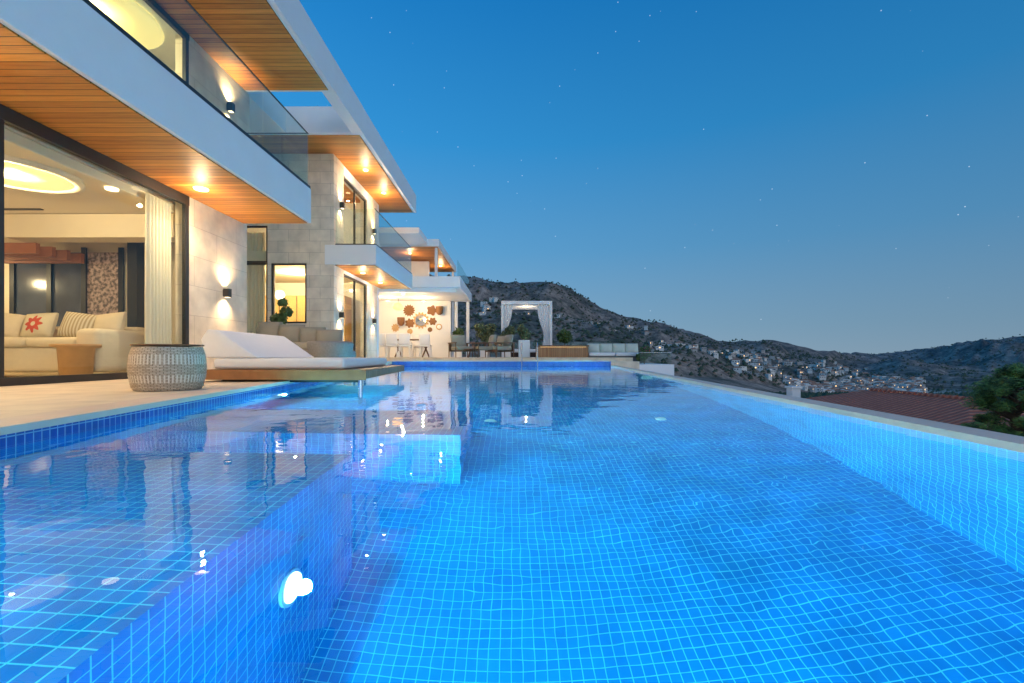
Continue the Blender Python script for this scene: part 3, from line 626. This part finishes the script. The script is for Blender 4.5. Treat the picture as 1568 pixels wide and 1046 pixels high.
m,nt,b=newmat('hill_scrub_hazed'); L=nt.links.new; b.inputs['Roughness'].default_value=1; b.inputs['Specular IOR Level'].default_value=0
g=N(nt,'ShaderNodeNewGeometry'); n1=N(nt,'ShaderNodeTexNoise'); n1.inputs['Scale'].default_value=.012; n1.inputs['Detail'].default_value=10; n1.inputs['Roughness'].default_value=.7; L(g.outputs['Position'],n1.inputs[0])
n2=N(nt,'ShaderNodeTexNoise'); n2.inputs['Scale'].default_value=.06; n2.inputs['Detail'].default_value=9; n2.inputs['Roughness'].default_value=.8; L(g.outputs['Position'],n2.inputs[0])
rp=N(nt,'ShaderNodeValToRGB'); L(n1.outputs[0],rp.inputs[0]); e=rp.color_ramp.elements; e[0].position=.4; e[0].color=(.09,.09,.06,1); e[1].position=.6; e[1].color=(.4,.29,.22,1)
mr=N(nt,'ShaderNodeMapRange'); mr.inputs[1].default_value=.4; mr.inputs[2].default_value=.6; mr.inputs[3].default_value=.45; mr.inputs[4].default_value=1.5; L(n2.outputs[0],mr.inputs[0])
vs=N(nt,'ShaderNodeVectorMath',operation='SCALE'); L(rp.outputs[0],vs.inputs[0]); L(mr.outputs[0],vs.inputs['Scale'])
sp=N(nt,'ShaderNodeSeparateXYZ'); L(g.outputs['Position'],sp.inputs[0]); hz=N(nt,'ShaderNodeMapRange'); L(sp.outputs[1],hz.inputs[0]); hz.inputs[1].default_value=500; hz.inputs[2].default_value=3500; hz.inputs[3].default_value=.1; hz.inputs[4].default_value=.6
mx=N(nt,'ShaderNodeMix',data_type='RGBA'); L(hz.outputs[0],mx.inputs[0]); L(vs.outputs[0],mx.inputs[6]); mx.inputs[7].default_value=(.15,.2,.27,1); L(mx.outputs[2],b.inputs['Base Color'])  # bluish aerial haze painted into the base colour, stronger with distance
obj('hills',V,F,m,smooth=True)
sea=simple('sea',(.02,.06,.1),.12,var=.2,scale=.01)
obj('sea',[(-20000,-500,-62),(25000,-500,-62),(25000,25000,-62),(-20000,25000,-62)],[(0,1,2,3)],sea)
# town
V=[];F=[];MI=[]
def house(x,y,z,w,d,h,ang,roof,wm=0):
    ca,sa=math.cos(ang),math.sin(ang); k=len(V)
    R=lambda a,b_,c:(x+a*ca-b_*sa,y+a*sa+b_*ca,z+c)
    for c in(-6,h):
        for a,b_ in((-w,-d),(w,-d),(w,d),(-w,d)): V.append(R(a/2,b_/2,c))
    for i in range(4): F.append((k+i,k+(i+1)%4,k+4+(i+1)%4,k+4+i)); MI.append(wm)
    if roof:
        q=len(V); 
        for a,b_ in((-w,-d),(w,-d),(w,d),(-w,d)): V.append(R(a*.56,b_*.56,h))
        V.append(R(-w*.2,0,h+w*.18)); V.append(R(w*.2,0,h+w*.18))
        F.extend([(q,q+1,q+5,q+4),(q+2,q+3,q+4,q+5),(q+1,q+2,q+5),(q+3,q,q+4)]); MI.extend([1]*4)
    else: F.append((k+4,k+5,k+6,k+7)); MI.append(wm)
    for i in range(3):
        if random.random()<.8:
            wx=-w/2+w*(i+.5)/3; q=len(V); f=-d/2-.15
            for a,c in((wx-w*.07,h*.5),(wx+w*.07,h*.5),(wx+w*.07,h*.78),(wx-w*.07,h*.78)): V.append(R(a,f,c))
            F.append((q,q+1,q+2,q+3)); MI.append(3 if random.random()<.12 else 2)
def cluster(n,a0,a1,t0,t1,s=1):
    for i in range(n):
        a=random.uniform(a0,a1); C=interp(Ct,a);Bb=interp(Bt,a); t=random.uniform(t0,t1); Y=Bb+(C-Bb)*t
        house(a*Y,Y,H(a,Y),random.uniform(8,17)*s,random.uniform(7,11)*s,random.uniform(5,9)*s,random.uniform(-.6,.6),random.random()<.4,4 if random.random()<.4 else 0)
cluster(460,.6,.9,.01,.14,.8); cluster(170,.48,.78,.02,.45,.75); cluster(70,.3,.55,.1,.45,.7); cluster(60,-.09,.12,.22,.42,.6); cluster(22,.16,.3,.4,.6,.6); cluster(25,.75,.9,.0,.04,1)
obj('town_buildings',V,F,None,mats=[simple('town_wall',(.78,.73,.67),.8,var=.2,scale=.05),simple('town_roof',(.4,.18,.11),.8,var=.3,scale=.1),simple('town_window',(.1,.11,.13),.3),emis('town_lit_window',(1,.6,.25),2.),simple('town_wall_grey',(.45,.41,.38),.8,var=.25,scale=.05)],mi=MI)
# scrub trees on the hills (one mass)
V=[];F=[]
for i in range(11000):
    a=random.uniform(-.15,1.5); C=interp(Ct,a);Bb=interp(Bt,a); Y=Bb+(C-Bb)*random.random()*.85 if random.random()<.75 else random.uniform(60,330)
    s=random.uniform(1.2,4)*(.45 if Y<340 else 1); p=Vector((a*Y,Y,H(a,Y))); k=len(V)
    n_=5
    for q in range(n_): t=q*2*math.pi/n_; V.append(p+Vector((math.cos(t)*s*random.uniform(.7,1.2),math.sin(t)*s,s*random.uniform(.2,.6))))
    V.append(p+Vector((0,0,s*1.5)))
    for q in range(n_): F.append((k+q,k+(q+1)%n_,k+n_))
obj('hillside_scrub_trees',V,F,simple('scrub',(.07,.09,.05),.9,var=.5,scale=.05))
# ------------------------------------------------------------ neighbour house with tile roof
nh=empty('neighbour_house')
m,nt,b=newmat('terracotta_tiles'); L=nt.links.new; g=N(nt,'ShaderNodeNewGeometry'); b.inputs['Roughness'].default_value=.8
wv=N(nt,'ShaderNodeTexWave',bands_direction='Y'); wv.inputs['Scale'].default_value=1.6; L(g.outputs['Position'],wv.inputs[0])
no=N(nt,'ShaderNodeTexNoise'); no.inputs['Scale'].default_value=5; L(g.outputs['Position'],no.inputs[0])
ad=N(nt,'ShaderNodeMath',operation='MULTIPLY'); L(wv.outputs[1],ad.inputs[0]); L(no.outputs[0],ad.inputs[1])
mx=N(nt,'ShaderNodeMix',data_type='RGBA'); L(ad.outputs[0],mx.inputs[0]); mx.inputs[6].default_value=(.36,.09,.05,1); mx.inputs[7].default_value=(.8,.31,.19,1); L(mx.outputs[2],b.inputs['Base Color'])
bp=N(nt,'ShaderNodeBump'); bp.inputs['Distance'].default_value=.05; L(wv.outputs[1],bp.inputs['Height']); L(bp.outputs[0],b.inputs['Normal'])
TER=m
def hip(x0,x1,y0,y1,ze,zr,ins):
    xm=(x0+x1)/2; V=[(x0,y0,ze),(x1,y0,ze),(x1,y1,ze),(x0,y1,ze),(xm,y0+ins,zr),(xm,y1-ins,zr)]
    obj('tile_roof',V,[(0,1,4),(1,2,5,4),(2,3,5),(3,0,4,5)],TER,nh)
    box('eave',(x0+.02,x1-.02),(y0+.02,y1-.02),(ze-.14,ze-.01),WHITE,nh)
    box('walls',(x0+.4,x1-.4),(y0+.4,y1-.4),(-8,ze-.142),WHITE,nh)
    cyl('ridge_cap',(xm,y0+ins,zr),(xm,y1-ins,zr),.07,.07,TER,nh,n=8)
hip(11,15.2,11,18.6,-1.5,-.88,2.0); hip(13.6,18,8.2,10.9,-1.9,-1.2,1.2)
box('chimney',(11.7,12.05),(19,19.4),(-3,-1.0),WHITE,nh); box('chimney_cap',(11.65,12.1),(18.95,19.45),(-.999,-.92),WHITE,nh)
# pine
pt=empty('pine_tree'); PX,PY=10.5,9.5
cyl('trunk',(PX,PY,-7),(PX,PY,-.3),.16,.05,BARK,pt)
bl=[]
for i in range(75):
    t=random.random(); z=.1-1.9*t; r=(.2+.85*t**.55)*random.uniform(.4,1.1); an=random.random()*6.28; q=(PX+r*math.cos(an)*.95,PY+r*math.sin(an)*.95,z+random.uniform(-.12,.12))
    s=random.uniform(.13,.25); bl.append((q,(s,s,s*.75))); cyl('limb',(PX,PY,z-.25),q,.03,.012,BARK,pt,n=6)
bl+= [((PX,PY,.05),(.16,.16,.2)),((PX-.25,PY,.0),(.12,.12,.12)),((PX+.2,PY,-.1),(.2,.2,.16))]
leaves('needles',bl,26000,.016,PINE,pt,7)
sh=empty('garden_shrubs')
bl=[]
for i in range(40):
    x=random.uniform(8,30); y=random.uniform(26,55); bl.append(((x,y,H(x/y,y)+.8),(1.4,1.4,1.1)))
leaves('foliage',bl,9000,.13,LEAF,sh)
